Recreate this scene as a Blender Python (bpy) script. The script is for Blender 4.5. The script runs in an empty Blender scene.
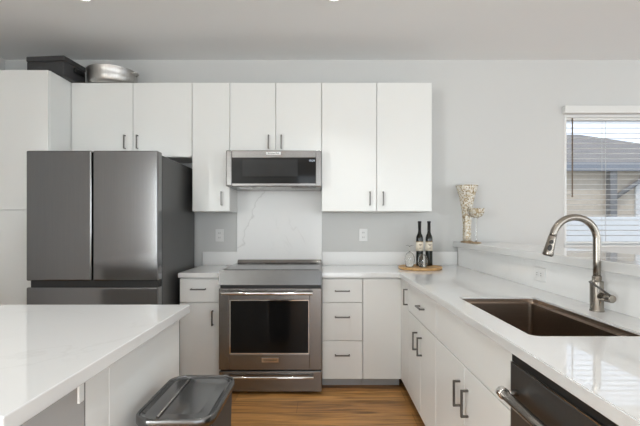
import bpy, bmesh, math, random
from mathutils import Vector, Matrix
random.seed(7)
sc = bpy.context.scene
C = sc.collection
PI = math.pi
R = math.radians

# ------------------------------------------------------------------ camera
cd = bpy.data.cameras.new('camera'); cam = bpy.data.objects.new('camera', cd); C.objects.link(cam)
cam.location = (0, 0, 1.255); cam.rotation_euler = (PI/2, 0, 0)
cd.sensor_width = 36; cd.lens = 22.5
cd.shift_x = -2/640; cd.shift_y = 12/640
cd.clip_start = 0.05; cd.clip_end = 200
sc.camera = cam

# ------------------------------------------------------------------ world, exposure, daylight, added fill
sc.view_settings.view_transform = 'Standard'
sc.view_settings.look = 'None'
sc.view_settings.gamma = 1
sc.view_settings.use_curve_mapping = False
sc.view_settings.exposure = -0.48

w = bpy.data.worlds.new('sky'); sc.world = w; w.use_nodes = True
nt = w.node_tree; nt.nodes.clear()
out = nt.nodes.new('ShaderNodeOutputWorld'); bg = nt.nodes.new('ShaderNodeBackground')
tc = nt.nodes.new('ShaderNodeTexCoord'); sep = nt.nodes.new('ShaderNodeSeparateXYZ')
rp = nt.nodes.new('ShaderNodeValToRGB')
rp.color_ramp.elements[0].position = 0.0; rp.color_ramp.elements[0].color = (0.72, 0.80, 0.88, 1)
rp.color_ramp.elements[1].position = 0.5; rp.color_ramp.elements[1].color = (0.55, 0.66, 0.85, 1)
nt.links.new(tc.outputs['Generated'], sep.inputs[0]); nt.links.new(sep.outputs['Z'], rp.inputs[0])
nt.links.new(rp.outputs[0], bg.inputs['Color']); nt.links.new(bg.outputs[0], out.inputs['Surface'])
bg.inputs['Strength'].default_value = 2.7

def area(name, loc, rot, sx, sy, power, col=(1, 1, 1), parent=None, shape='RECTANGLE'):
    l = bpy.data.lights.new(name, 'AREA'); l.shape = shape; l.size = sx
    if shape == 'RECTANGLE': l.size_y = sy
    l.energy = power; l.color = col
    o = bpy.data.objects.new(name, l); o.location = loc; o.rotation_euler = rot
    C.objects.link(o)
    if parent: o.parent = parent
    return o
# lamps at unseen openings; side, left and dining ones added to lift dim faces
area('daylight_rear', (1.9, -3.12, 1.25), (R(90), 0, 0), 4.9, 2.3, 82, (0.955, 1.0, 1.0))  # unseen opening, widened and shifted right to brighten the island side
area('fill_side', (5.12, 2.28, 1.35), (R(90), 0, R(90)), 2.2, 1.7, 16, (0.955, 1.0, 1.0))
area('fill_left', (-3.02, -2.46, 1.3), (R(90), 0, R(-90)), .85, 2.0, 225, (0.955, 1.0, 1.0))
area('fill_dining', (5.12, -1.88, 1.3), (R(90), 0, R(90)), 1.9, 2.0, 85, (0.955, 1.0, 1.0))
sun = bpy.data.lights.new('sun', 'SUN'); sun.energy = 2.3; sun.angle = R(2); sun.color = (1, 0.95, 0.88)
so = bpy.data.objects.new('sun', sun); so.rotation_euler = (R(33), 0, R(-25)); C.objects.link(so)

# ------------------------------------------------------------------ materials
def mat(name, col, rough=0.5, metal=0.0, ior=1.5, var=0.0, scale=8, stretch=(1, 1, 1), bump=0.0, trans=0.0, coat=0.0, emit=None, es=0.0):
    m = bpy.data.materials.new(name); m.use_nodes = True
    n = m.node_tree.nodes; L = m.node_tree.links
    b = n['Principled BSDF']
    b.inputs['Base Color'].default_value = (*col, 1)
    b.inputs['Roughness'].default_value = rough; b.inputs['Metallic'].default_value = metal
    b.inputs['IOR'].default_value = ior
    b.inputs['Transmission Weight'].default_value = trans
    b.inputs['Coat Weight'].default_value = coat; b.inputs['Coat Roughness'].default_value = 0.08
    if emit:
        b.inputs['Emission Color'].default_value = (*emit, 1); b.inputs['Emission Strength'].default_value = es
    if var or bump:
        t = n.new('ShaderNodeTexCoord'); mp = n.new('ShaderNodeMapping'); mp.inputs['Scale'].default_value = stretch
        ns = n.new('ShaderNodeTexNoise'); ns.inputs['Scale'].default_value = scale; ns.inputs['Detail'].default_value = 5
        L.new(t.outputs['Object'], mp.inputs[0]); L.new(mp.outputs[0], ns.inputs[0])
        if var:
            r = n.new('ShaderNodeValToRGB')
            r.color_ramp.elements[0].position = 0.3; r.color_ramp.elements[1].position = 0.7
            r.color_ramp.elements[0].color = (*[max(0, c*(1-var)) for c in col], 1)
            r.color_ramp.elements[1].color = (*[min(1, c*(1+var)) for c in col], 1)
            L.new(ns.outputs[0], r.inputs[0]); L.new(r.outputs[0], b.inputs['Base Color'])
        if bump:
            bp = n.new('ShaderNodeBump'); bp.inputs['Strength'].default_value = bump; bp.inputs['Distance'].default_value = 0.002
            L.new(ns.outputs[0], bp.inputs['Height']); L.new(bp.outputs[0], b.inputs['Normal'])
    return m

def quartz(name, vein=0.35, line=False, rough=0.03, ior=1.9, base=(0.72, 0.72, 0.71)):
    m = mat(name, base, rough, 0, ior)
    n = m.node_tree.nodes; L = m.node_tree.links; b = n['Principled BSDF']
    t = n.new('ShaderNodeTexCoord')
    ns = n.new('ShaderNodeTexNoise'); ns.inputs['Scale'].default_value = 1.7; ns.inputs['Detail'].default_value = 8; ns.inputs['Distortion'].default_value = 1.2
    L.new(t.outputs['Object'], ns.inputs[0])
    r = n.new('ShaderNodeValToRGB'); e = r.color_ramp.elements
    e[0].position = 0.485; e[0].color = (0, 0, 0, 1); e[1].position = 0.515; e[1].color = (0, 0, 0, 1)
    x = e.new(0.5); x.color = (1, 1, 1, 1)
    L.new(ns.outputs[0], r.inputs[0])
    n2 = n.new('ShaderNodeTexNoise'); n2.inputs['Scale'].default_value = 2.3; n2.inputs['Detail'].default_value = 3
    L.new(t.outputs['Object'], n2.inputs[0])
    r2 = n.new('ShaderNodeValToRGB'); r2.color_ramp.elements[0].position = 0.48; r2.color_ramp.elements[1].position = 0.68
    L.new(n2.outputs[0], r2.inputs[0])
    mu = n.new('ShaderNodeMath'); mu.operation = 'MULTIPLY'; L.new(r.outputs[0], mu.inputs[0]); L.new(r2.outputs[0], mu.inputs[1])
    mv = n.new('ShaderNodeMath'); mv.operation = 'MULTIPLY'; mv.inputs[1].default_value = vein; L.new(mu.outputs[0], mv.inputs[0])
    mx = n.new('ShaderNodeMix'); mx.data_type = 'RGBA'
    mx.inputs['A'].default_value = (*base, 1); mx.inputs['B'].default_value = (0.45, 0.44, 0.42, 1)
    fac = mv.outputs[0]
    if line:   # one long wandering vein running down the slab
        sp = n.new('ShaderNodeSeparateXYZ'); L.new(t.outputs['Object'], sp.inputs[0])
        n3 = n.new('ShaderNodeTexNoise'); n3.inputs['Scale'].default_value = 7; n3.inputs['Detail'].default_value = 6; L.new(t.outputs['Object'], n3.inputs[0])
        def mth(op, a, b):
            q = n.new('ShaderNodeMath'); q.operation = op
            for i, v in enumerate((a, b)):
                if v is None: continue
                if isinstance(v, (int, float)): q.inputs[i].default_value = v
                else: L.new(v, q.inputs[i])
            return q.outputs[0]
        d = mth('SUBTRACT', sp.outputs['X'], mth('MULTIPLY_ADD', sp.outputs['Z'], .444))
        d.node.inputs[1].links[0].from_node.inputs[2].default_value = -.45
        d = mth('ABSOLUTE', mth('ADD', d, mth('MULTIPLY', mth('SUBTRACT', n3.outputs[0], .5), .22)), None)
        v = mth('SUBTRACT', 1.0, mth('DIVIDE', d, .012)); v = mth('MULTIPLY', mth('MAXIMUM', v, 0.0), .36)
        fac = mth('MAXIMUM', fac, v)
    L.new(fac, mx.inputs['Factor']); L.new(mx.outputs['Result'], b.inputs['Base Color'])
    return m

def wood_floor():
    m = mat('floor_planks', (0.3, 0.17, 0.08), 0.38)
    n = m.node_tree.nodes; L = m.node_tree.links; b = n['Principled BSDF']
    t = n.new('ShaderNodeTexCoord')
    br = n.new('ShaderNodeTexBrick'); br.offset = 0.37; br.offset_frequency = 2
    br.inputs['Scale'].default_value = 1; br.inputs['Brick Width'].default_value = 1.22; br.inputs['Row Height'].default_value = 0.18
    br.inputs['Mortar Size'].default_value = 0.0012; br.inputs['Color1'].default_value = (0.285, 0.135, 0.038, 1); br.inputs['Color2'].default_value = (0.43, 0.225, 0.072, 1)
    br.inputs['Mortar'].default_value = (0.10, 0.05, 0.02, 1)
    L.new(t.outputs['Object'], br.inputs[0])
    mp = n.new('ShaderNodeMapping'); mp.inputs['Scale'].default_value = (1.6, 22, 1); L.new(t.outputs['Object'], mp.inputs[0])
    ns = n.new('ShaderNodeTexNoise'); ns.inputs['Scale'].default_value = 1.6; ns.inputs['Detail'].default_value = 7; ns.inputs['Distortion'].default_value = 0.9
    L.new(mp.outputs[0], ns.inputs[0])
    r = n.new('ShaderNodeValToRGB'); r.color_ramp.elements[0].position = 0.32; r.color_ramp.elements[0].color = (0.34, 0.31, 0.29, 1)
    r.color_ramp.elements[1].position = 0.62; r.color_ramp.elements[1].color = (1.3, 1.25, 1.2, 1)
    L.new(ns.outputs[0], r.inputs[0])
    mx = n.new('ShaderNodeMix'); mx.data_type = 'RGBA'; mx.blend_type = 'MULTIPLY'; mx.inputs['Factor'].default_value = 0.85
    L.new(br.outputs[0], mx.inputs['A']); L.new(r.outputs[0], mx.inputs['B']); L.new(mx.outputs['Result'], b.inputs['Base Color'])
    return m

def pane_glass(name, tint=(1, 1, 1)):
    m = bpy.data.materials.new(name); m.use_nodes = True
    n = m.node_tree.nodes; L = m.node_tree.links; n.clear()
    o = n.new('ShaderNodeOutputMaterial'); t = n.new('ShaderNodeBsdfTransparent'); g = n.new('ShaderNodeBsdfGlossy')
    t.inputs[0].default_value = (*tint, 1); g.inputs['Roughness'].default_value = 0.02
    f = n.new('ShaderNodeFresnel'); f.inputs[0].default_value = 1.45; x = n.new('ShaderNodeMixShader')
    L.new(f.outputs[0], x.inputs[0]); L.new(t.outputs[0], x.inputs[1]); L.new(g.outputs[0], x.inputs[2]); L.new(x.outputs[0], o.inputs[0])
    return m

def shingles():
    m = mat('roof_shingle', (0.30, 0.285, 0.275), 0.9)
    n = m.node_tree.nodes; L = m.node_tree.links; b = n['Principled BSDF']
    t = n.new('ShaderNodeTexCoord')
    br = n.new('ShaderNodeTexBrick'); br.inputs['Scale'].default_value = 1; br.inputs['Brick Width'].default_value = 0.4; br.inputs['Row Height'].default_value = 0.16
    br.inputs['Mortar Size'].default_value = 0.008
    br.inputs['Color1'].default_value = (0.235, 0.21, 0.185, 1); br.inputs['Color2'].default_value = (0.195, 0.175, 0.155, 1); br.inputs['Mortar'].default_value = (0.16, 0.155, 0.15, 1)
    L.new(t.outputs['Object'], br.inputs[0]); L.new(br.outputs[0], b.inputs['Base Color'])
    return m

def mosaic(name):
    m = mat(name, (0.6, 0.5, 0.35), 0.2, 0.1)
    n = m.node_tree.nodes; L = m.node_tree.links; b = n['Principled BSDF']
    t = n.new('ShaderNodeTexCoord'); v = n.new('ShaderNodeTexVoronoi'); v.inputs['Scale'].default_value = 105
    L.new(t.outputs['Object'], v.inputs['Vector'])
    s = n.new('ShaderNodeSeparateColor'); L.new(v.outputs['Color'], s.inputs[0])
    r = n.new('ShaderNodeValToRGB'); e = r.color_ramp.elements; r.color_ramp.interpolation = 'CONSTANT'
    e[0].position = 0; e[0].color = (0.66, 0.62, 0.54, 1); e[1].position = 0.35; e[1].color = (0.44, 0.35, 0.22, 1)
    a = e.new(0.55); a.color = (0.60, 0.53, 0.40, 1); a = e.new(0.72); a.color = (0.78, 0.76, 0.70, 1); a = e.new(0.9); a.color = (0.30, 0.23, 0.13, 1)
    L.new(s.outputs[0], r.inputs[0]); L.new(r.outputs[0], b.inputs['Base Color'])
    bp = n.new('ShaderNodeBump'); bp.inputs['Strength'].default_value = 0.5; bp.inputs['Distance'].default_value = 0.002
    L.new(v.outputs['Distance'], bp.inputs['Height']); L.new(bp.outputs[0], b.inputs['Normal'])
    return m

M = dict(
    wall=mat('wall_paint', (0.62, 0.622, 0.61), 0.75, bump=0.12, scale=60),
    ceil=mat('ceiling_paint', (0.84, 0.845, 0.845), 0.85, bump=0.12, scale=60),
    white=mat('cabinet_laminate', (0.795, 0.80, 0.78), 0.32, var=0.008, scale=2),
    carc=mat('cabinet_carcass', (0.76, 0.76, 0.74), 0.5, var=0.01),
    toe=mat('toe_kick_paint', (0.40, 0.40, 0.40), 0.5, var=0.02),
    quartz=quartz('quartz', 0.16), quartz_riser=quartz('quartz_riser', 0.12, False, 0.06, 1.6, (.88, .88, .87)), quartz_honed=quartz('quartz_honed', 0.12, False, 0.3, 1.5, (.86, .86, .85)), quartz_panel=quartz('quartz_veined', 0.45, True, 0.3, 1.5, (.86, .86, .85)),
    floor=wood_floor(),
    steel=mat('stainless_steel', (0.33, 0.32, 0.31), 0.27, 1.0, var=0.05, scale=3, stretch=(1, 60, 60)),
    steel_v=mat('stainless_front', (0.27, 0.262, 0.254), 0.27, 1.0, var=0.04, scale=3, stretch=(1, 1, 60)),
    darksteel=mat('dark_stainless', (0.24, 0.24, 0.243), 0.14, 1.0, var=0.03, scale=3, stretch=(60, 60, 1)),
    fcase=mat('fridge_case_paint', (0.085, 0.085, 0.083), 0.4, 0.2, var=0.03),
    nickel=mat('brushed_nickel', (0.30, 0.272, 0.238), 0.24, 1.0, var=0.03, scale=20),
    pull=mat('pull_metal', (0.17, 0.163, 0.156), 0.33, 1.0, var=0.03, scale=20),
    black=mat('black_plastic', (0.012, 0.012, 0.012), 0.4, var=0.05),
    bglass=mat('black_glass', (0.008, 0.008, 0.008), 0.05, 0, 1.34, var=0.05),
    bscreen=mat('oven_screen', (0.022, 0.022, 0.022), 0.15, 0, 1.34, var=0.05),
    pansteel=mat('brushed_pan_steel', (0.52, 0.505, 0.485), 0.36, 1.0, var=.12, scale=3, stretch=(60, 60, 1)),
    chrome=mat('chrome', (0.75, 0.73, 0.70), 0.08, 1.0, var=0.01),
    sink=mat('sink_steel', (0.36, 0.29, 0.235), 0.30, 1.0, var=0.06, scale=4, stretch=(1, 30, 30)),
    vinyl=mat('white_vinyl', (0.78, 0.78, 0.77), 0.4, var=0.01),
    slat=mat('blind_slat', (0.74, 0.74, 0.72), 0.5, var=0.02, scale=3),
    cord=mat('blind_cord', (0.60, 0.59, 0.56), 0.8, var=0.03),
    wand=mat('wand_plastic', (0.16, 0.12, 0.08), 0.3, var=0.05),
    plate=mat('outlet_plastic', (0.80, 0.80, 0.79), 0.3, var=0.01),
    slot=mat('outlet_slot', (0.05, 0.05, 0.05), 0.5, var=0.03),
    bottle=mat('dark_bottle_glass', (0.006, 0.008, 0.006), 0.06, 0, 1.5, var=0.05),
    label=mat('cream_paper', (0.74, 0.69, 0.58), 0.7, var=0.03, scale=40),
    gold=mat('bronze', (0.42, 0.31, 0.19), 0.3, 1.0, var=0.04),
    tray=mat('bamboo', (0.60, 0.36, 0.15), 0.4, var=0.16, scale=6, stretch=(1, 14, 1)),
    glass=mat('clear_glass', (0.97, 0.97, 0.96), 0.01, 0, 1.45, trans=1.0),
    pane=pane_glass('pane'),
    mosaic=mosaic('mosaic_glass'),
    case=mat('case_plastic', (0.045, 0.045, 0.047), 0.55, var=0.1, scale=30, bump=0.2),
    canlid=mat('can_lid', (0.05, 0.05, 0.05), 0.18, 0.0, var=0.03, coat=0.5),
    canbody=mat('can_steel', (0.045, 0.044, 0.043), 0.5, 0.0, var=0.05, stretch=(40, 40, 1)),
    canrim=mat('can_rim', (0.17, 0.17, 0.17), 0.25, 1.0, var=0.03),
    grey=mat('island_back_grey', (0.22, 0.217, 0.213), 0.5, var=0.01),  # flat grey, much darker than the other island panels
    lens=mat('light_lens', (0.9, 0.9, 0.88), 0.5, emit=(1, 0.96, 0.9), es=6.0),
    led=mat('clock_led', (0.1, 0.1, 0.1), 0.5, emit=(0.75, 0.85, 1), es=1.2),
    stucco=mat('tan_stucco', (0.50, 0.43, 0.34), 0.9, var=0.06, scale=9, bump=0.4),
    shingle=shingles(),
    fascia=mat('fascia_paint', (0.20, 0.215, 0.24), 0.6, var=0.04),
    post=mat('grey_post_paint', (0.16, 0.16, 0.16), 0.6, var=0.04),
    fence=mat('white_fence_paint', (0.64, 0.645, 0.63), 0.5, var=0.03),
    lawn=mat('concrete_yard', (0.42, 0.41, 0.39), 0.9, var=0.15, scale=4),
)

# ------------------------------------------------------------------ mesh helpers
def nb(): return bmesh.new()

def merge(bm, t):
    me = bpy.data.meshes.new('tmp'); t.to_mesh(me); t.free(); bm.from_mesh(me); bpy.data.meshes.remove(me)

def box(bm, x0, x1, y0, y1, z0, z1, bev=0.0, seg=2, mx=None):
    t = bmesh.new()
    bmesh.ops.create_cube(t, size=1)
    for v in t.verts:
        v.co = Vector(((x0+x1)/2+v.co.x*(x1-x0), (y0+y1)/2+v.co.y*(y1-y0), (z0+z1)/2+v.co.z*(z1-z0)))
    if bev: bmesh.ops.bevel(t, geom=list(t.edges), offset=bev, segments=seg, affect='EDGES', profile=0.5)
    if mx: bmesh.ops.transform(t, matrix=mx, verts=t.verts)
    merge(bm, t); return bm

def prism(bm, poly, a, b, axis='x'):
    """polygon extruded along an axis; poly in the other two coordinates (order y,z / x,z / x,y)"""
    def P(p, s): return {'x': (s, p[0], p[1]), 'y': (p[0], s, p[1]), 'z': (p[0], p[1], s)}[axis]
    t = bmesh.new()
    A = [t.verts.new(P(p, a)) for p in poly]; B = [t.verts.new(P(p, b)) for p in poly]
    n = len(poly); t.faces.new(A); t.faces.new(B[::-1])
    for i in range(n): t.faces.new([A[i], B[i], B[(i+1) % n], A[(i+1) % n]])
    bmesh.ops.recalc_face_normals(t, faces=t.faces)
    merge(bm, t); return bm

def lathe(bm, prof, cx, cy, cz=0, n=40, mx=None, close=False):
    t = bmesh.new(); rings = []
    for r, z in prof:
        if r < 1e-6: rings.append([t.verts.new((cx, cy, cz+z))])
        else: rings.append([t.verts.new((cx+r*math.cos(2*PI*k/n), cy+r*math.sin(2*PI*k/n), cz+z)) for k in range(n)])
    pairs = list(zip(rings[:-1], rings[1:]))
    if close: pairs.append((rings[-1], rings[0]))
    for a, b in pairs:
        for k in range(n):
            k2 = (k+1) % n
            if len(a) == 1 and len(b) == 1: continue
            if len(a) == 1: f = t.faces.new([a[0], b[k], b[k2]])
            elif len(b) == 1: f = t.faces.new([a[k], b[0], a[k2]])
            else: f = t.faces.new([a[k], b[k], b[k2], a[k2]])
            f.smooth = True
    bmesh.ops.recalc_face_normals(t, faces=t.faces)
    if mx: bmesh.ops.transform(t, matrix=mx, verts=t.verts)
    merge(bm, t); return bm

def tube(bm, pts, rad, n=16):
    pts = [Vector(p) for p in pts]
    rads = rad if isinstance(rad, (list, tuple)) else [rad]*len(pts)
    t = bmesh.new(); rings = []; up = None
    for i, p in enumerate(pts):
        d = (pts[min(i+1, len(pts)-1)]-pts[max(i-1, 0)]).normalized()
        if up is None:
            up = d.orthogonal().normalized()
        else:
            up = (up-d*up.dot(d)).normalized()
        s = d.cross(up)
        rings.append([t.verts.new(p+(up*math.cos(2*PI*k/n)+s*math.sin(2*PI*k/n))*rads[i]) for k in range(n)])
    for a, b in zip(rings[:-1], rings[1:]):
        for k in range(n):
            f = t.faces.new([a[k], a[(k+1) % n], b[(k+1) % n], b[k]]); f.smooth = True
    t.faces.new(rings[0][::-1]); t.faces.new(rings[-1])
    bmesh.ops.recalc_face_normals(t, faces=t.faces)
    merge(bm, t); return bm

def rrect(x0, x1, y0, y1, r, k=6):
    pts = []
    for cx, cy, a in ((x1-r, y1-r, 0), (x0+r, y1-r, 90), (x0+r, y0+r, 180), (x1-r, y0+r, 270)):
        for i in range(k+1):
            q = R(a+90*i/k); pts.append((cx+r*math.cos(q), cy+r*math.sin(q)))
    return pts

def loft(bm, loops, cap0=True, cap1=True, smooth=False):
    t = bmesh.new(); rs = [[t.verts.new(p) for p in l] for l in loops]; n = len(rs[0])
    for a, b in zip(rs[:-1], rs[1:]):
        for k in range(n):
            f = t.faces.new([a[k], a[(k+1) % n], b[(k+1) % n], b[k]]); f.smooth = smooth
    if cap0: t.faces.new(rs[0][::-1])
    if cap1: t.faces.new(rs[-1])
    bmesh.ops.recalc_face_normals(t, faces=t.faces)
    merge(bm, t); return bm

W0 = {}
def wloc(o): return W0.get(o.name, Vector((0, 0, 0)))

def obj(name, bm, m, parent=None, label=None, local=False):
    me = bpy.data.meshes.new(name)
    o = bpy.data.objects.new(name, me)
    base = wloc(parent) if parent else None
    if base is None:
        if local: base = Vector((0, 0, 0))
        else:
            lo = [min(v.co[i] for v in bm.verts) for i in range(3)]; hi = [max(v.co[i] for v in bm.verts) for i in range(3)]
            base = Vector(((lo[0]+hi[0])/2, (lo[1]+hi[1])/2, lo[2]))
        o.location = base
    if not local:
        bmesh.ops.translate(bm, vec=-base, verts=bm.verts)
    bm.to_mesh(me); bm.free()
    me.materials.append(m)
    C.objects.link(o)
    W0[o.name] = base.copy()
    if parent: o.parent = parent
    if label: o['label'] = label
    return o

def tag(o, label, cat, group=None):
    o['label'] = label; o['category'] = cat
    if group: o['group'] = group
    return o

def thing(name, label, cat, loc, group=None):
    o = bpy.data.objects.new(name, None); C.objects.link(o); o.location = loc; o.empty_display_size = 0.1
    W0[o.name] = Vector(loc)
    return tag(o, label, cat, group)

def struct(name, bm, m, parent=None):
    o = obj(name, bm, m, parent)
    if not parent: o['kind'] = 'structure'
    return o

def copy_tree(root, loc, label=None):
    r = root.copy(); C.objects.link(r); r.location = loc
    if label: r['label'] = label
    for ch in list(root.children):
        c = ch.copy(); C.objects.link(c); c.parent = r
        for g in ch.children:
            d = g.copy(); C.objects.link(d); d.parent = c
    return r

def pull(parent, c, along, out, L=0.115, pr=0.032, name='handle'):
    """square C-shaped bar pull; c = mounting centre on the face, along / out = unit axes"""
    c = Vector(c); a = Vector(along); o = Vector(out); s = a.cross(o)
    bm = nb()
    def b(al0, al1, o0, o1):
        pts = [c+a*al+o*oo+s*ss for al in (al0, al1) for oo in (o0, o1) for ss in (-0.005, 0.005)]
        lo = [min(p[i] for p in pts) for i in range(3)]; hi = [max(p[i] for p in pts) for i in range(3)]
        box(bm, lo[0], hi[0], lo[1], hi[1], lo[2], hi[2], 0.0012, 1)
    b(-L/2, L/2, pr-0.009, pr); b(-L/2, -L/2+0.009, 0.0, pr-0.008); b(L/2-0.009, L/2, 0.0, pr-0.008)
    return obj(name, bm, M['pull'], parent)

def lettering(s, parent, loc, size, m, rot=(PI/2, 0, 0), name='lettering'):
    cu = bpy.data.curves.new(name, 'FONT'); cu.body = s; cu.size = size; cu.align_x = 'CENTER'; cu.align_y = 'CENTER'; cu.extrude = 0.0004
    t = bpy.data.objects.new('tmp_text', cu)
    me = bpy.data.meshes.new_from_object(t)
    bpy.data.objects.remove(t)
    o = bpy.data.objects.new(name, me); me.materials.clear(); me.materials.append(m)
    o.rotation_euler = rot; o.parent = parent; o.location = Vector(loc)-wloc(parent)
    C.objects.link(o); return o

# ------------------------------------------------------------------ room shell
YW = 3.66; ZC = 2.765; XL = -2.90; XR = 5.0; YF = -3.0
struct('floor', box(nb(), XL-.12, XR+.12, YF-.12, YW+.12, -.1, 0), M['floor'])
struct('ceiling', box(nb(), XL-.12, XR+.12, YF-.12, YW+.12, ZC, ZC+.1), M['ceil'])
WX0, WX1, WZ0, WZ1 = 2.215, 3.75, 1.055, 2.262
bm = nb()
box(bm, XL-.12, WX0, YW, YW+.12, 0, ZC); box(bm, WX1, XR+.12, YW, YW+.12, 0, ZC)
box(bm, WX0, WX1, YW, YW+.12, 0, WZ0); box(bm, WX0, WX1, YW, YW+.12, WZ1, ZC)
struct('wall_back', bm, M['wall'])
bm = nb()
box(bm, XL-.12, XL, YF, -2.9, 0, ZC); box(bm, XL-.12, XL, -2.02, YW, 0, ZC); box(bm, XL-.12, XL, -2.9, -2.02, 0, .28); box(bm, XL-.12, XL, -2.9, -2.02, 2.32, ZC)
struct('wall_left', bm, M['wall'])
bm = nb()
box(bm, XR, XR+.12, YF, -2.85, 0, ZC); box(bm, XR, XR+.12, -.9, 1.15, 0, ZC); box(bm, XR, XR+.12, -2.85, -.9, 0, .28); box(bm, XR, XR+.12, -2.85, -.9, 2.32, ZC); box(bm, XR, XR+.12, 3.42, YW, 0, ZC); box(bm, XR, XR+.12, 1.15, 3.42, 0, .5); box(bm, XR, XR+.12, 1.15, 3.42, 2.2, ZC)  # rearmost opening added so its lamp reaches the island panel
struct('wall_right', bm, M['wall'])
bm = nb()
box(bm, XL-.12, -.6, YF-.12, YF, 0, ZC); box(bm, 4.4, XR+.12, YF-.12, YF, 0, ZC); box(bm, -.6, 4.4, YF-.12, YF, 0, .08); box(bm, -.6, 4.4, YF-.12, YF, 2.42, ZC)
struct('wall_front', bm, M['wall'])
struct('wall_bar', box(nb(), 1.252, 1.42, .3, YW-.001, 0, 1.055), M['wall'])

# window in the back wall
def ring_frame(bm, x0, x1, z0, z1, y0, y1, wd):
    box(bm, x0, x0+wd, y0, y1, z0, z1, .003); box(bm, x1-wd, x1, y0, y1, z0, z1, .003)
    box(bm, x0+wd, x1-wd, y0, y1, z0, z0+wd, .003); box(bm, x0+wd, x1-wd, y0, y1, z1-wd, z1, .003)
win = bpy.data.objects.new('window_1', None); C.objects.link(win); win.location = ((WX0+WX1)/2, YW+.06, WZ0); W0[win.name] = Vector(win.location); win['kind'] = 'structure'
bm = nb(); ring_frame(bm, WX0, WX1, WZ0, WZ1, YW+.065, YW+.11, .035); box(bm, 3.0, 3.04, YW+.067, YW+.108, WZ0+.035, WZ1-.035, .003)
obj('window_frame', bm, M['vinyl'], win)
obj('glass_pane', box(nb(), WX0+.036, WX1-.036, YW+.082, YW+.086, WZ0+.036, WZ1-.036), M['pane'], win)
bm = nb()
for a, b, c, d in ((WX0+.001, WX0+.022, WZ0+.017, WZ1-.023), (WX1-.022, WX1-.001, WZ0+.017, WZ1-.023), (WX0+.001, WX1-.001, WZ1-.022, WZ1-.001)):
    box(bm, a, b, YW-.003, YW+.064, c, d, .002)
obj('jamb_liner', bm, M['vinyl'], win)
obj('window_sill', box(nb(), WX0+.001, WX1-.001, YW-.012, YW+.064, WZ0+.0, WZ0+.016, .003), M['vinyl'], win)

# blind
bl = thing('window_blind', 'white horizontal slat blind lowered over the window with slats open', 'window blind', (2.98, YW+.03, WZ0+.02))
obj('valance', box(nb(), 2.193, 3.78, YW-.055, YW-.004, 2.266, 2.333, .004), M['slat'], bl)
bm = nb()
z = 2.195; SW = .044
while z > WZ0+.075:
    box(bm, WX0+.03, WX1-.03, YW+.030-SW/2, YW+.030+SW/2, z, z+.0028, mx=Matrix.Translation((0, YW+.03, z)) @ Matrix.Rotation(R(7), 4, 'X') @ Matrix.Translation((0, -YW-.03, -z)))
    z -= .0472
obj('slats', bm, M['slat'], bl)
obj('head_rail', box(nb(), WX0+.024, WX1-.024, YW+.006, YW+.058, 2.214, 2.238, .002), M['slat'], bl)
obj('bottom_rail', box(nb(), WX0+.03, WX1-.03, YW+.012, YW+.052, WZ0+.03, WZ0+.048, .003), M['slat'], bl)
for x in (2.60, 3.25):
    bm = nb(); tube(bm, [(x, YW+.006, WZ0+.046), (x, YW+.006, 2.213)], .0018, 6); tube(bm, [(x, YW+.055, WZ0+.046), (x, YW+.055, 2.213)], .0018, 6)
    obj('ladder_cord', bm, M['cord'], bl)
bm = nb(); tube(bm, [(2.288, YW-.004, 2.232), (2.288, YW-.004, 1.525), (2.288, YW-.004, 1.51)], [.006, .006, .008], 8)
obj('tilt_wand', bm, M['wand'], bl, 'dark brown tilt wand')

# ------------------------------------------------------------------ ceiling lights
CAN = 6.0
def can_light(x, y):
    t = thing('recessed_light', 'round white recessed ceiling light', 'ceiling light', (x, y, ZC-.012), 'recessed ceiling lights')
    obj('trim_ring', lathe(nb(), [(.062, 0), (.085, .002), (.088, .0115), (.062, .0115)], x, y, ZC-.012, 40, close=True), M['plate'], t)
    obj('lens', lathe(nb(), [(0, -.020), (.030, -.018), (.052, -.010), (.060, .002), (.060, .011), (0, .011)], x, y, ZC-.012, 40), M['lens'], t)
    area('lamp', (0, 0, -.024), (0, 0, 0), .12, .12, CAN, (.97, 1, 1), t, 'DISK').data.spread = R(95)
for x, y in ((.08, 2.60), (-1.56, 2.60), (.08, .9), (-1.56, .9), (2.9, 1.9)):
    can_light(x, y)

# ------------------------------------------------------------------ cabinets on the back wall
YU = 3.335; G = .0022
def door(parent, name, x0, x1, z0, z1, yf, th=.019, m=None):
    return obj(name, box(nb(), x0+G, x1-G, yf, yf+th, z0+G, z1-G, .0015, 1), m or M['white'], parent)
def unit(name, label, x0, x1, z0, z1, yf, yb=YW-.003):
    t = thing(name, label, 'cabinet', ((x0+x1)/2, (yf+yb)/2, z0))
    obj('carcass', box(nb(), x0+.0005, x1-.0005, yf+.0205, yb, z0, z1, .001, 1), M['carc'], t)
    return t
NY = (0, -1, 0); ZA = (0, 0, 1); XA = (1, 0, 0)
TOP = 2.443
t = thing('pantry_cabinet', 'tall white pantry cabinet left of the refrigerator', 'cabinet', (-2.48, 3.35, 0))
obj('carcass', box(nb(), -2.875, -2.0935, 3.0805, YW-.003, .075, TOP, .001, 1), M['white'], t)
d = door(t, 'door', -2.875, -2.0935, 1.369, TOP, 3.06); pull(d, (-2.80, 3.06, 1.47), ZA, NY)
d = door(t, 'door', -2.875, -2.0935, .075, 1.369, 3.06); pull(d, (-2.80, 3.06, 1.27), ZA, NY)
obj('toe_kick', box(nb(), -2.875, -2.0935, 3.13, 3.6, 0, .074), M['toe'], t)

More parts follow.
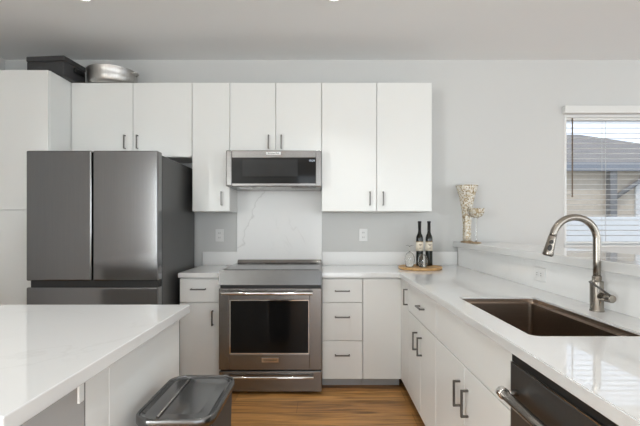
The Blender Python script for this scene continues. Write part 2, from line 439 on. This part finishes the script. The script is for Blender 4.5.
t = unit('wall_cabinet', 'wide white two-door wall cabinet above the refrigerator', -2.092, -1.0835, 1.822, TOP, YU)
d = door(t, 'door', -2.092, -1.576, 1.822, TOP, YU); pull(d, (-1.64, YU, 1.945), ZA, NY)
d = door(t, 'door', -1.576, -1.0835, 1.822, TOP, YU); pull(d, (-1.535, YU, 1.945), ZA, NY)

t = unit('wall_cabinet', 'narrow white single-door wall cabinet between refrigerator and microwave', -1.083, -.769, 1.368, TOP, YU)
d = door(t, 'door', -1.083, -.769, 1.368, TOP, YU); pull(d, (-.835, YU, 1.475), ZA, NY)

t = unit('wall_cabinet', 'short white two-door wall cabinet directly above the microwave', -.7685, -.003, 1.853, TOP, YU)
d = door(t, 'door', -.7685, -.386, 1.853, TOP, YU); pull(d, (-.444, YU, 1.945), ZA, NY)
d = door(t, 'door', -.386, -.003, 1.853, TOP, YU); pull(d, (-.338, YU, 1.945), ZA, NY)

t = unit('wall_cabinet', 'white two-door wall cabinet right of the microwave above the wine tray', -.0025, .917, 1.368, TOP, YU)
d = door(t, 'door', -.0025, .456, 1.368, TOP, YU); pull(d, (.398, YU, 1.475), ZA, NY)
d = door(t, 'door', .456, .917, 1.368, TOP, YU); pull(d, (.508, YU, 1.475), ZA, NY)

# ------------------------------------------------------------------ base cabinets, back run
YB = 3.065; CT = .89; CB = .854; ZB = .073
def base(name, label, x0, x1):
    t = unit(name, label, x0, x1, ZB, CB-.001, YB)
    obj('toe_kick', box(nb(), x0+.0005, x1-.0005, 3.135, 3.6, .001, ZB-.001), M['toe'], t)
    return t
t = base('base_cabinet', 'narrow white base cabinet with one drawer between refrigerator and range', -1.092, -.766)
d = door(t, 'drawer', -1.092, -.766, .661, .843, YB); pull(d, (-.945, YB, .765), XA, NY)
d = door(t, 'door', -1.092, -.766, ZB, .661, YB); pull(d, (-.836, YB, .545), ZA, NY)
t = base('drawer_cabinet', 'white three-drawer base cabinet right of the range', .001, .3125)
for z0, z1, zh in ((.661, .843, .752), (.368, .661, .553), (ZB, .368, .262)):
    d = door(t, 'drawer', .001, .3125, z0, z1, YB); pull(d, (.155, YB, zh), XA, NY)
t = base('base_cabinet', 'white blind corner base cabinet with plain handleless front', .313, .604)
door(t, 'front_panel', .313, .6085, ZB, .843, YB)

# ------------------------------------------------------------------ base cabinets, peninsula run (faces the left)
XB = .606
def doorx(parent, name, y0, y1, z0, z1):
    return obj(name, box(nb(), XB, XB+.019, y0+G, y1-G, z0+G, z1-G, .0015, 1), M['white'], parent)
NX = (-1, 0, 0); YA = (0, 1, 0)
def basex(label, y0, y1, hollow=False):
    t = thing('base_cabinet', label, 'cabinet', (.92, (y0+y1)/2, ZB))
    bm = nb()
    if hollow:
        for a, b in ((y0+.0005, y0+.018), (y1-.018, y1-.0005)): box(bm, XB+.0205, 1.23, a, b, ZB, CB-.001)
        box(bm, XB+.0205, 1.23, y0+.018, y1-.018, ZB, ZB+.018); box(bm, XB+.0205, XB+.036, y0+.018, y1-.018, .62, .69)
    else: box(bm, XB+.0205, 1.23, y0+.0005, y1-.0005, ZB, CB-.001, .001, 1)
    obj('carcass', bm, M['carc'], t)
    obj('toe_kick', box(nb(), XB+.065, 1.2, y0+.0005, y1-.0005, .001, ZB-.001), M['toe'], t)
    return t
t = basex('slim white corner base cabinet with full-height door at end of sink run', 2.80, 3.063)
d = doorx(t, 'door', 2.80, 3.0668, ZB, CB-.0015); pull(d, (XB, 2.832, .745), ZA, NX)
t = basex('white base cabinet with one drawer over two doors beside the corner', 2.130, 2.799)
d = doorx(t, 'drawer', 2.130, 2.799, .656, CB-.0015); pull(d, (XB, 2.42, .755), YA, NX)
d = doorx(t, 'door', 2.4645, 2.799, ZB, .656); pull(d, (XB, 2.545, .517), ZA, NX)
d = doorx(t, 'door', 2.130, 2.4645, ZB, .656); pull(d, (XB, 2.43, .515), ZA, NX)
t = basex('white two-door sink base cabinet under the sink beside the dishwasher', 1.277, 2.129, True)
doorx(t, 'front_panel', 1.277, 2.129, .656, CB-.0015)
d = doorx(t, 'door', 1.703, 2.129, ZB, .656); pull(d, (XB, 1.755, .517), ZA, NX)
d = doorx(t, 'door', 1.277, 1.703, ZB, .656); pull(d, (XB, 1.658, .514), ZA, NX)
t = basex('white end base cabinet on the near side of the dishwasher', .32, .658)
d = doorx(t, 'door', .32, .658, ZB, CB-.0015); pull(d, (XB, .61, .745), ZA, NX)

# dishwasher
t = thing('dishwasher', 'dark stainless dishwasher with tubular bar handle under the sink counter', 'dishwasher', (.92, .968, 0))
obj('tub', box(nb(), .64, 1.2, .668, 1.268, .08, .835), M['black'], t)
obj('door_panel', box(nb(), .598, .639, .664, 1.272, .09, .822, .004), mat('dishwasher_steel', (.075, .073, .070), .3, .5, var=.05, scale=3, stretch=(60, 60, 1)), t)
obj('door_edge', box(nb(), .5985, .603, .666, 1.270, .8222, .8240), M['chrome'], t)
obj('dark_gap_strip', box(nb(), .6065, .639, .660, 1.2765, .8225, .8525), M['black'], t)  # added black strip, stands in for the shaded gap below the counter
obj('kick_plate', box(nb(), .66, .69, .668, 1.268, .002, .079), M['black'], t)
bm = nb(); tube(bm, [(.553, .70, .742), (.553, 1.225, .742)], .0145, 18); hd = obj('bar_handle', bm, M['nickel'], t)
for y in (.705, 1.222):
    bm = nb(); tube(bm, [(.553, y-.012, .742), (.553, y-.011, .742), (.553, y+.011, .742), (.553, y+.012, .742)], [.015, .0175, .0175, .015], 18); tube(bm, [(.555, y, .742), (.5985, y, .742)], .010, 14)
    obj('handle_mount', bm, M['chrome'], hd)

# ------------------------------------------------------------------ worktops
def grid_slab(bm, xs, ys, fill, z0, z1, bev=.003):
    t = bmesh.new(); V = {}
    def v(i, j, k):
        if (i, j, k) not in V: V[(i, j, k)] = t.verts.new((xs[i], ys[j], (z0, z1)[k]))
        return V[(i, j, k)]
    nx, ny = len(xs)-1, len(ys)-1
    F = lambda i, j: 0 <= i < nx and 0 <= j < ny and fill(i, j)
    for i in range(nx):
        for j in range(ny):
            if not F(i, j): continue
            t.faces.new([v(i, j, 1), v(i+1, j, 1), v(i+1, j+1, 1), v(i, j+1, 1)])
            t.faces.new([v(i, j, 0), v(i, j+1, 0), v(i+1, j+1, 0), v(i+1, j, 0)])
            if not F(i-1, j): t.faces.new([v(i, j, 0), v(i, j, 1), v(i, j+1, 1), v(i, j+1, 0)])
            if not F(i+1, j): t.faces.new([v(i+1, j, 0), v(i+1, j+1, 0), v(i+1, j+1, 1), v(i+1, j, 1)])
            if not F(i, j-1): t.faces.new([v(i, j, 0), v(i+1, j, 0), v(i+1, j, 1), v(i, j, 1)])
            if not F(i, j+1): t.faces.new([v(i, j+1, 0), v(i, j+1, 1), v(i+1, j+1, 1), v(i+1, j+1, 0)])
    bmesh.ops.recalc_face_normals(t, faces=t.faces)
    if bev:
        es = [e for e in t.edges if len(e.link_faces) == 2 and e.calc_face_angle() > 1.0]
        bmesh.ops.bevel(t, geom=es, offset=bev, segments=2, affect='EDGES')
    merge(bm, t)
SX0, SX1, SY0, SY1 = .692, 1.075, 1.315, 2.025
bm = nb()
grid_slab(bm, [.0015, .590, SX0, SX1, 1.2505], [.30, SY0, SY1, 3.04, YW-.002], lambda i, j: (j == 3 or i > 0) and not (i == 2 and j == 1), CB, CT)
for cx, cy, sx, sy in ((SX0, SY0, 1, 1), (SX1, SY0, -1, 1), (SX0, SY1, 1, -1), (SX1, SY1, -1, -1)):
    r = .024; poly = [(cx-.002*sx, cy-.002*sy)]
    for k in range(9):
        a = R(90*k/8); poly.append((cx+sx*(r-r*math.sin(a)), cy+sy*(r-r*math.cos(a))))
    prism(bm, poly, CB+.001, CT-.0002, 'z')
tag(obj('countertop', bm, M['quartz']), 'L-shaped white quartz countertop holding the sink and wine tray', 'countertop')
tag(obj('countertop', box(nb(), -1.096, -.766, 3.04, YW-.002, CB, CT, .003), M['quartz']), 'short white quartz countertop between refrigerator and range', 'countertop')
tag(obj('backsplash', box(nb(), -1.086, -.7745, YW-.022, YW-.001, CT+.0005, 1.011, .002), M['quartz_honed']), 'low white quartz upstand on the wall left of the range', 'backsplash')
tag(obj('backsplash', box(nb(), .002, 1.232, YW-.022, YW-.001, CT+.0005, 1.011, .002), M['quartz_honed']), 'low white quartz upstand on the wall behind the wine tray', 'backsplash')
tag(obj('stone_slab', box(nb(), -.774, -.001, YW-.021, YW-.001, .86, 1.852, .002), M['quartz_panel']), 'veined quartz slab panel on the wall between range and microwave', 'backsplash')
tag(obj('backsplash', box(nb(), 1.235, 1.2515, .30, YW-.023, CT+.0003, 1.0575, .001, 1), M['quartz_riser']), 'white quartz riser behind the faucet below the raised bar ledge', 'backsplash')
tag(obj('bar_ledge', box(nb(), 1.195, 1.62, .26, YW-.002, 1.058, 1.103, .003), M['quartz']), 'raised white quartz bar ledge holding the mosaic vase', 'bar ledge')

# ------------------------------------------------------------------ sink
t = thing('kitchen_sink', 'rectangular undermount stainless sink set in the white counter', 'sink', (.885, 1.67, .63))
bm = nb(); zb = .635; ztop = CT-.008
def bowl_loop(g, z, r): return [(x, y, z) for x, y in rrect(SX0-.004+g, SX1+.004-g, SY0-.004+g, SY1+.004-g, r)]
loft(bm, [bowl_loop(.0055, ztop, .03), bowl_loop(.0055, zb-.004, .03), bowl_loop(.009, zb-.004, .03)], False, True)
loft(bm, [bowl_loop(.0055, ztop, .03), bowl_loop(.009, ztop, .028), bowl_loop(.009, ztop-.016, .028), bowl_loop(.034, ztop-.018, .02), bowl_loop(.0345, zb+.02, .02), bowl_loop(.044, zb+.003, .018), bowl_loop(.06, zb, .016)], False, True)
obj('bowl', bm, M['sink'], t)
obj('drain', lathe(nb(), [(0, .001), (.03, .001), (.042, .004), (.045, .001), (.045, 0)], .885, 1.67, zb, 28), M['steel'], t)

# ------------------------------------------------------------------ faucet
FX, FY = 1.168, 1.70
t = thing('faucet', 'brushed nickel gooseneck pull-down faucet behind the sink', 'faucet', (FX, FY, CT))
obj('body', lathe(nb(), [(0, 0), (.028, 0), (.028, .004), (.0255, .007), (.0255, .124), (.0245, .127), (.018, .128), (.018, .146), (.0165, .149), (0, .149)], FX, FY, CT, 36), M['nickel'], t)
pts = [(FX, FY, 1.03), (FX, FY, 1.10), (FX, FY, 1.16)]
ax, az, ar = 1.074, 1.1935, .094
for k in range(0, 34): a = R(165*k/33); pts.append((ax+ar*math.cos(a), FY, az+ar*math.sin(a)))
ex, ez = pts[-1][0], pts[-1][2]; dx, dz = -math.sin(R(15)), -math.cos(R(15))
pts.append((ex+dx*.012, FY, ez+dz*.012))
bm = nb(); tube(bm, pts, .0145, 20); obj('spout', bm, M['nickel'], t)
h0 = Vector((ex+dx*.010, FY, ez+dz*.010)); dv = Vector((dx, 0, dz))
bm = nb(); tube(bm, [h0, h0+dv*.003, h0+dv*.03, h0+dv*.075, h0+dv*.083, h0+dv*.085], [.0155, .0165, .018, .0215, .0215, .020], 24)
hd = obj('spray_head', bm, M['nickel'], t)
for s_, l_ in ((.027, .009), (.053, .014)):
    c = h0+dv*s_; rr = .0165+.005*min(1, s_/.075)
    nrm = Vector((-math.cos(R(15))*.45, -.9, math.sin(R(15))*.45)).normalized()
    mxx = Matrix.Translation(c+nrm*(rr-.0005)) @ Matrix.Rotation(R(15), 4, 'Y') @ Matrix.Rotation(R(-27), 4, 'Z')
    bm = nb(); bmesh.ops.create_uvsphere(bm, u_segments=16, v_segments=10, radius=1, matrix=mxx @ Matrix.Diagonal((.0085, .004, l_, 1)))
    obj('spray_button', bm, M['black'], hd, 'black rubber button')
tip = h0+dv*.085
bm = nb(); tube(bm, [tip-dv*.0005, tip+dv*.002], .017, 20); obj('spray_face', bm, M['black'], hd)
bm = nb(); tube(bm, [(FX+.002, FY-.02, .955), (FX+.006, FY-.066, .955), (FX+.007, FY-.082, .955), (FX+.0072, FY-.085, .955)], [.0165, .0165, .0165, .0145], 24)
hb = obj('handle_barrel', bm, M['nickel'], t)
bm = nb(); tube(bm, [(FX+.006, FY-.074, .966), (FX-.03, FY-.078, .990), (FX-.083, FY-.081, 1.024), (FX-.087, FY-.081, 1.0265)], [.0045, .0042, .004, .003], 12)
obj('lever', bm, M['pull'], hb)

# ------------------------------------------------------------------ refrigerator
t = thing('refrigerator', 'dark stainless four-door refrigerator beside the tall pantry', 'refrigerator', (-1.593, 3.2, 0))
FX0, FX1 = -2.05, -1.138
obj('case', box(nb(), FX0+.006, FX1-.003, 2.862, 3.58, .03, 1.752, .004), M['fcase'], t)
for x0, x1 in ((FX0, -1.5985), (-1.5875, FX1)):
    obj('door', box(nb(), x0, x1, 2.77, 2.85, .868, 1.771, .009, 3), M['darksteel'], t)
obj('freezer_drawer', box(nb(), FX0, FX1, 2.77, 2.85, .05, .822, .009, 3), M['darksteel'], t)
obj('gasket', box(nb(), FX0+.012, FX1-.012, 2.80, 2.8615, .06, 1.74), M['black'], t)
for x in (FX0+.08, FX1-.08):
    for y in (2.92, 3.5): obj('foot', lathe(nb(), [(0, 0), (.02, 0), (.02, .03), (0, .03)], x, y, 0, 16), M['black'], t)

# ------------------------------------------------------------------ microwave
t = thing('microwave', 'low stainless over-the-range microwave hung under the short cabinet', 'microwave', (-.386, 3.4, 1.562))
MX0, MX1, MZ0, MZ1, MY = -.7655, -.0045, 1.562, 1.8515, 3.19
obj('body', box(nb(), MX0+.004, MX1-.004, MY+.046, YW-.024, MZ0, MZ1, .003), M['steel'], t)
bm = nb()
box(bm, MX0+.045, MX1-.045, MY, MY+.044, 1.792, MZ1-.001, .003); box(bm, MX0+.045, MX1-.045, MY, MY+.044, MZ0+.004, 1.588, .003)
box(bm, MX0, MX0+.0455, MY-.006, MY+.045, MZ0+.002, MZ1-.001, .008, 3); box(bm, MX1-.0455, MX1, MY, MY+.045, MZ0+.002, MZ1-.001, .004)
fr = obj('door_frame', bm, M['steel_v'], t)
obj('door_glass', box(nb(), MX0+.045, MX1-.045, MY+.002, MY+.04, 1.588, 1.792), M['bglass'], t)
obj('viewing_window', box(nb(), MX0+.13, MX1-.19, MY+.0005, MY+.003, 1.642, 1.778, .0008, 1), M['bscreen'], t)
bg_ = obj('badge', box(nb(), -.445, -.329, MY-.003, MY+.001, 1.815, 1.838, .0008, 1), M['plate'], t)
lettering('KitchenAid', bg_, (-.387, MY-.0034, 1.8262), .0195, M['black'], name='badge_lettering')
lettering('10:24', t, (-.082, MY+.0012, 1.768), .022, M['led'], name='clock_display')
obj('vent_grille', box(nb(), -.25, -.05, MY+.06, MY+.20, MZ0-.003, MZ0-.0002, .0008, 1), M['pull'], t)
obj('task_light_lens', box(nb(), -.68, -.58, MY+.08, MY+.16, MZ0-.003, MZ0-.0002, .0008, 1), M['plate'], t)

# ------------------------------------------------------------------ range
t = thing('range', 'stainless slide-in electric range with black oven window', 'range', (-.382, 3.3, 0))
RX0, RX1 = -.7625, -.0015
obj('body', box(nb(), RX0+.003, RX1-.003, 3.002, 3.634, .035, .893), M['steel'], t)
bm = nb(); box(bm, RX0, RX1, 2.99, 3.634, .8935, .915, .002)
obj('cooktop_frame', bm, M['steel'], t)
ct = obj('cooktop_glass', box(nb(), RX0+.02, RX1-.02, 3.03, 3.585, .9152, .9185, .001, 1), mat('cooktop_ceramic', (.05, .048, .046), .12, 0, 1.33, var=.03), t)
for x, y, r in ((-.57, 3.17, .115), (-.2, 3.17, .1), (-.57, 3.45, .08), (-.2, 3.45, .09)):
    obj('burner_ring', lathe(nb(), [(r-.003, .0003), (r, .0003), (r, .0008), (r-.003, .0008)], x, y, .9183, 40, close=True), M['toe'], ct)
obj('rear_trim', prism(nb(), [(3.588, .9155), (3.634, .9155), (3.634, .942), (3.603, .942)], RX0+.004, RX1-.004, 'x'), M['steel'], t)
obj('control_panel', prism(nb(), [(2.953, .812), (3.001, .812), (3.001, .893), (3.001, .8932), (2.9895, .8934), (2.9895, .9165), (2.972, .9175)], RX0, RX1, 'x'), mat('control_panel_steel', (.135, .131, .127), .25, 1, var=.04, scale=3, stretch=(1, 1, 60)), t)
bm = nb()
DX0, DX1, DZ0, DZ1 = RX0+.078, RX1-.092, .30, .702
box(bm, RX0, DX0, 2.955, 3.0, .185, .786, .004); box(bm, DX1, RX1, 2.955, 3.0, .185, .786, .004)
box(bm, DX0-.001, DX1+.001, 2.955, 3.0, .185, DZ0, .004); box(bm, DX0-.001, DX1+.001, 2.955, 3.0, DZ1, .786, .004)
dr = obj('oven_door', bm, M['steel_v'], t)
obj('oven_window', box(nb(), DX0-.001, DX1+.001, 2.960, 2.998, DZ0-.001, DZ1+.001), M['bglass'], dr)
bm = nb(); wd = .008
for a in ((DX0, DX0+wd, DZ0, DZ1), (DX1-wd, DX1, DZ0, DZ1), (DX0+wd, DX1-wd, DZ0, DZ0+wd), (DX0+wd, DX1-wd, DZ1-wd, DZ1)):
    box(bm, a[0], a[1], 2.9545, 2.9615, a[2], a[3], .0012, 1)
obj('window_trim', bm, M['chrome'], dr)
obj('upper_gap_trim', box(nb(), RX0+.006, RX1-.006, 2.972, 3.0015, .787, .8115), M['black'], t)
def towel_bar(z, x0, x1, y, r, parent):
    bm = nb(); tube(bm, [(x0, y, z), (x0+.003, y, z), (x1-.003, y, z), (x1, y, z)], [r*.85, r, r, r*.85], 18)
    h = obj('bar_handle', bm, M['chrome'], parent)
    for x in (x0+.02, x1-.02):
        bm = nb(); tube(bm, [(x, y+r*.5, z), (x, 2.9555, z)], r*.75, 12); obj('handle_mount', bm, M['chrome'], h)
towel_bar(.757, RX0+.03, RX1-.065, 2.905, .0125, dr)
b1 = obj('badge', box(nb(), -.447, -.320, 2.9515, 2.9555, .240, .274, .001, 1), M['chrome'], dr)
lettering('KitchenAid', b1, (-.3835, 2.951, .257), .0215, M['black'], name='badge_lettering')
dw = obj('warming_drawer', box(nb(), RX0, RX1, 2.957, 3.0, .022, .172, .004), M['steel_v'], t)
towel_bar(.138, RX0+.03, RX1-.06, 2.922, .009, dw)
for x in (RX0+.05, RX1-.05):
    for y in (3.05, 3.55): obj('foot', lathe(nb(), [(0, 0), (.018, 0), (.018, .036), (0, .036)], x, y, 0, 14), M['black'], t)

# ------------------------------------------------------------------ island
IX = -.606
tag(obj('island_countertop', box(nb(), -2.15, IX, .762, 1.836, CB-.003, CT, .003), M['quartz']), 'white quartz island top in the left foreground overhanging its base', 'countertop')
t = thing('kitchen_island', 'white island base panel beside the trash can under the quartz top', 'kitchen island', (-1.38, 1.45, 0))
obj('carcass', box(nb(), -2.08, IX-.062, 1.112, 1.79, .0, CB-.004), M['carc'], t)
obj('end_panel', box(nb(), IX-.061, IX-.040, 1.216, 1.812, .0, CB-.004, .001, 1), M['white'], t)
obj('filler_panel', box(nb(), IX-.061, IX-.0405, 1.0945, 1.2145, .0, CB-.004, .0008, 1), M['white'], t)
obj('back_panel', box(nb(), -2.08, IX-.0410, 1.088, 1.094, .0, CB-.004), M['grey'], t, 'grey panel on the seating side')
obj('support_cleat', box(nb(), IX-.047, IX-.0405, 1.066, 1.0875, .778, CB-.004, .001, 1), M['white'], t)

# ------------------------------------------------------------------ trash can
TX0, TX1, TY0, TY1, TZ = -.598, -.340, 1.235, 1.612, .650
t = thing('trash_can', 'slim dark grey step trash can with glossy lid beside the island', 'trash can', ((TX0+TX1)/2, (TY0+TY1)/2, 0))
def tl(g, z, r): return [(x, y, z) for x, y in rrect(TX0+g, TX1-g, TY0+g, TY1-g, r, 8)]
obj('body', loft(nb(), [tl(.026, .0, .035), tl(.024, .004, .035), tl(.010, .628, .054)]), M['canbody'], t)
obj('rim', loft(nb(), [tl(.006, .620, .058), tl(.0, .628, .064), tl(.0, .648, .064), tl(.003, .652, .061), tl(.007, .653, .057), tl(.010, .650, .054), tl(.010, .646, .054)], False, False, True), M['canrim'], t)
ld = obj('lid', loft(nb(), [tl(.0105, .640, .0535), tl(.0105, .6475, .0535), tl(.016, .6485, .048), tl(.026, .6445, .038), tl(.060, .643, .02)], True, True), M['canlid'], t)
bm = nb(); tube(bm, [(-.522, TY0+.03, .6465), (-.522, TY1-.03, .6465)], .004, 12); obj('hinge_bar', bm, M['steel'], ld)
obj('pedal', box(nb(), -.51, -.43, TY0-.03, TY0+.028, .012, .024, .003), M['black'], t)

# ------------------------------------------------------------------ outlets
def outlet(label, c, axis, horiz=False):
    """axis: outward normal"""
    t = thing('power_outlet', label, 'outlet', c)
    hw, hh = (.057, .038) if horiz else (.038, .057)
    def b(a0, a1, z0, z1, d0, d1, name, m, par, bev=.001):
        if axis == 'y': bm = box(nb(), c[0]+a0, c[0]+a1, c[1]-d1, c[1]-d0, c[2]+z0, c[2]+z1, bev, 1)
        else: bm = box(nb(), c[0]-d1, c[0]-d0, c[1]+a0, c[1]+a1, c[2]+z0, c[2]+z1, bev, 1)
        return obj(name, bm, m, par)
    b(-hw, hw, -hh, hh, 0, .006, 'cover_plate', M['plate'], t, .002)
    for s in (-1, 1):
        if horiz: rc = b(s*.021-.014, s*.021+.014, -.016, .016, .0061, .0085, 'receptacle', M['vinyl'], t)
        else: rc = b(-.016, .016, s*.021-.014, s*.021+.014, .0061, .0085, 'receptacle', M['vinyl'], t)
        for q in (-.006, .006):
            if horiz: b(s*.021-.005, s*.021+.005, q-.0014, q+.0014, .0086, .009, 'slot', M['slot'], rc, 0)
            else: b(q-.0014, q+.0014, s*.021-.005, s*.021+.005, .0086, .009, 'slot', M['slot'], rc, 0)
outlet('white wall outlet between refrigerator and range', (-.936, YW, 1.160), 'y')
outlet('white wall outlet right of the range under the wall cabinet', (.378, YW, 1.165), 'y')
outlet('white outlet set sideways in the riser behind the sink', (1.235, 2.262, .977), 'x', True)

# ------------------------------------------------------------------ tray, bottles, glasses
TRX, TRY = .818, 3.335
tag(obj('serving_tray', lathe(nb(), [(0, .004), (.165, .004), (.172, 0), (.178, .003), (.180, .018), (.176, .0205), (.171, .018), (.168, .0145), (0, .0145)], TRX, TRY, CT+.0004, 64), M['tray']), 'round bamboo serving tray on the corner of the counter', 'tray')
TZT = CT+.0153
def wine_bottle(label, x, y):
    t = thing('wine_bottle', label, 'bottle', (x, y, TZT), 'wine bottles on the tray')
    obj('glass_body', lathe(nb(), [(0, .006), (.02, .003), (.026, 0), (.029, .003), (.030, .01), (.030, .225), (.0285, .245), (.023, .262), (.0165, .276), (.0135, .292), (.0125, .31), (.0125, .366), (.0148, .368), (.0148, .380), (.012, .382), (0, .382)], x, y, TZT, 32), M['bottle'], t)
    obj('capsule', lathe(nb(), [(.0130, .300), (.0135, .300), (.0135, .3665), (.0156, .368), (.0156, .3815), (.0128, .3832), (0, .3832), (0, .3828), (.0126, .3825), (.0150, .381)], x, y, TZT, 28), M['black'], t)
    lb = obj('paper_label', lathe(nb(), [(.0301, .128), (.0307, .128), (.0307, .203), (.0301, .203)], x, y, TZT, 32, close=True), M['label'], t)
    obj('label_band', lathe(nb(), [(.0308, .203), (.0308, .209), (.0301, .209), (.0301, .203)], x, y, TZT, 32, close=True), M['gold'], t)
    bm = nb()
    for z_, w_ in ((.182, .9), (.170, .6), (.150, .7)):
        loft(bm, [[(x+.0311*math.sin(a), y-.0311*math.cos(a), TZT+zz) for a in [w_*(k/8-.5) for k in range(9)]] for zz in (z_, z_+.006)], False, False)
    obj('label_print', bm, M['wand'], lb)
wine_bottle('dark wine bottle with cream label behind the upturned stemless glass, left of two', .838, 3.435)
wine_bottle('dark wine bottle with cream label standing rightmost on the tray', .920, 3.440)
t = tag(obj('wine_glass', lathe(nb(), [(r*1.06, z*1.18) for r, z in [(.0285, 0), (.030, .001), (.0385, .035), (.040, .05), (.037, .072), (.026, .094), (.008, .106), (.0042, .112), (.0040, .140), (.008, .146), (.030, .1495), (.0305, .1515), (0, .1515), (0, .150), (0, .108), (.007, .104), (.0245, .092), (.0352, .071), (.0383, .05), (.0368, .035), (.0283, .002)]], .736, 3.36, TZT+.0003, 40, close=True), M['glass']),
        'clear stemmed wine glass upside down at the left of the tray', 'glass')
t = tag(obj('stemless_glass', lathe(nb(), [(.030, 0), (.0315, .001), (.038, .030), (.040, .05), (.038, .07), (.030, .092), (.018, .104), (0, .106), (0, .1035), (.017, .1015), (.0287, .090), (.0365, .069), (.0384, .05), (.0364, .030), (.0298, .002)], .838, 3.325, TZT+.0003, 40, close=True), M['glass']),
        'clear stemless glass upside down in front of the left bottle', 'glass')

# ------------------------------------------------------------------ vase and candle holder on the ledge
ZL = 1.1035
t = thing('mosaic_vase', 'tall flared mosaic glass vase on the bar ledge', 'vase', (1.268, 3.50, ZL))
obj('foot', lathe(nb(), [(0, 0), (.052, 0), (.056, .004), (.050, .010), (.036, .014), (0, .014)], 1.268, 3.50, ZL, 40), M['gold'], t, 'bronze foot')
obj('flared_body', lathe(nb(), [(0, .0142), (.035, .0142), (.036, .05), (.036, .16), (.040, .24), (.050, .32), (.066, .40), (.088, .475), (.095, .497), (.0915, .497), (.084, .473), (.062, .40), (.046, .32), (.036, .24), (.032, .16), (.032, .03), (0, .025)], 1.268, 3.50, ZL, 48), M['mosaic'], t)
obj('rim_band', lathe(nb(), [(.0915, .4975), (.095, .4975), (.096, .503), (.092, .503)], 1.268, 3.50, ZL, 48, close=True), M['plate'], t)
x, y = 1.302, 3.378
ZG = ZL+.034
t = thing('candle_goblet', 'small goblet candle holder with clear stem in front of the tall vase', 'candle holder', (x, y, ZL))
obj('foot', lathe(nb(), [(0, 0), (.042, 0), (.044, .004), (.03, .009), (0, .012)], x, y, ZL, 36), M['gold'], t, 'bronze foot')
obj('stem', lathe(nb(), [(0, .0122), (.008, .0122), (.0065, .03), (.0065, .184), (.010, .199), (.016, .212), (0, .212)], x, y, ZL, 24), M['glass'], t, 'clear glass stem')
obj('bowl', lathe(nb(), [(0, .1785), (.02, .1785), (.050, .195), (.066, .225), (.072, .258), (.0695, .258), (.063, .226), (.043, .198), (.02, .183), (0, .183)], x, y, ZG, 40), M['mosaic'], t)
obj('candle', lathe(nb(), [(0, .1835), (.018, .1835), (.036, .198), (.036, .240), (.034, .243), (0, .243)], x, y, ZG, 28), M['label'], t, 'cream candle')

# ------------------------------------------------------------------ on top of the cabinets
mx = Matrix.Translation((-2.205, 3.345, TOP+.0008)) @ Matrix.Rotation(R(-5), 4, 'Z')
t = thing('storage_case', 'dark grey hard storage case on top of the pantry cabinet', 'storage case', (-2.205, 3.345, TOP+.0008))
obj('case_body', box(nb(), -.165, .155, -.135, .12, 0, .125, .006, 2, mx), M['case'], t)
obj('lid', box(nb(), -.168, .158, -.138, .123, .1255, .168, .006, 2, mx), M['case'], t)
bm = nb(); box(bm, .1555, .175, -.03, .08, .070, .112, .006, 2, mx); obj('side_latch', bm, M['black'], t)
t = thing('roasting_pan', 'wide polished stainless pan on top of the cabinets by the dark case', 'pan', (-1.795, 3.475, TOP+.0008))
px, py = -1.815, 3.470
pr = [(0, .0), (.15, .0), (.165, .004), (.178, .02), (.184, .06), (.186, .112), (.191, .117), (.190, .120), (.184, .119), (.182, .112), (.180, .06), (.174, .022), (.16, .007), (0, .006)]
pr = [(r*1.06, z*1.1) for r, z in pr]
obj('pan_body', lathe(nb(), pr, px, py, TOP+.0008, 64), M['pansteel'], t)
for s in (1, -1):
    a0 = R(-8) if s > 0 else R(172)
    pts = []
    for k in range(13):
        q = -1+2*k/12; rr = .1965+.038*math.sqrt(max(0, 1-q*q)); an = a0+q*.19
        pts.append((px+rr*math.cos(an), py+rr*math.sin(an), TOP+.101+.012*math.sqrt(max(0, 1-q*q))))
    bm = nb(); tube(bm, pts, .0055, 10); obj('loop_handle', bm, M['chrome'], t)

# ------------------------------------------------------------------ outside the window
struct('ground', box(nb(), -20, 40, YW+.2, 60, -.35, -.15), M['lawn'])
h = thing('neighbour_house', 'tan stucco house with grey shingle hip roof seen through the blind', 'house', (6, 12, -.15))
obj('stucco_wall', box(nb(), 1.0, 10.9, 10.25, 17.4, -.15, 2.68), M['stucco'], h)
e0, e1, yA, yB, zE, zR = .4, 11.4, 10.0, 18.0, 2.80, 4.42
rl, rr_ = 4.0, 9.0
t_ = bmesh.new()
pv = [t_.verts.new(p) for p in ((e0, yA, zE), (e1, yA, zE), (e1, yB, zE), (e0, yB, zE), (rl, 14, zR), (rr_, 14, zR))]
for f in ((0, 1, 5, 4), (1, 2, 5), (2, 3, 4, 5), (3, 0, 4), (3, 2, 1, 0)): t_.faces.new([pv[i] for i in f])
bmesh.ops.recalc_face_normals(t_, faces=t_.faces)
obj('hip_roof', t_, M['shingle'], h)
bm = nb(); box(bm, e0, e1, yA-.02, yA, zE-.19, zE+.02); box(bm, e0, e1, yA, 10.24, zE-.10, zE-.03)
obj('fascia', bm, M['fascia'], h)
obj('porch_post', box(nb(), 7.25, 7.42, 10.05, 10.22, -.15, 2.69), M['post'], h)
bm = nb()
pts = [(7.42+1.5*math.sin(R(90*k/10)), 10.13, 1.9+.72*(1-math.cos(R(90*k/10)))) for k in range(11)]
tube(bm, [(7.42, 10.13, 1.95), (8.4, 10.13, 2.6)], .06, 8); obj('brace', bm, M['post'], h)
f = obj('garage_door', box(nb(), 8.0, 10.4, 10.20, 10.249, -.1, 2.3), M['cord'], h)
tag(obj('garden_fence', box(nb(), 1.0, 16, 7.0, 7.06, -.15, 1.40, .01), M['fence']), 'low white boundary wall outside the window below the house', 'wall')
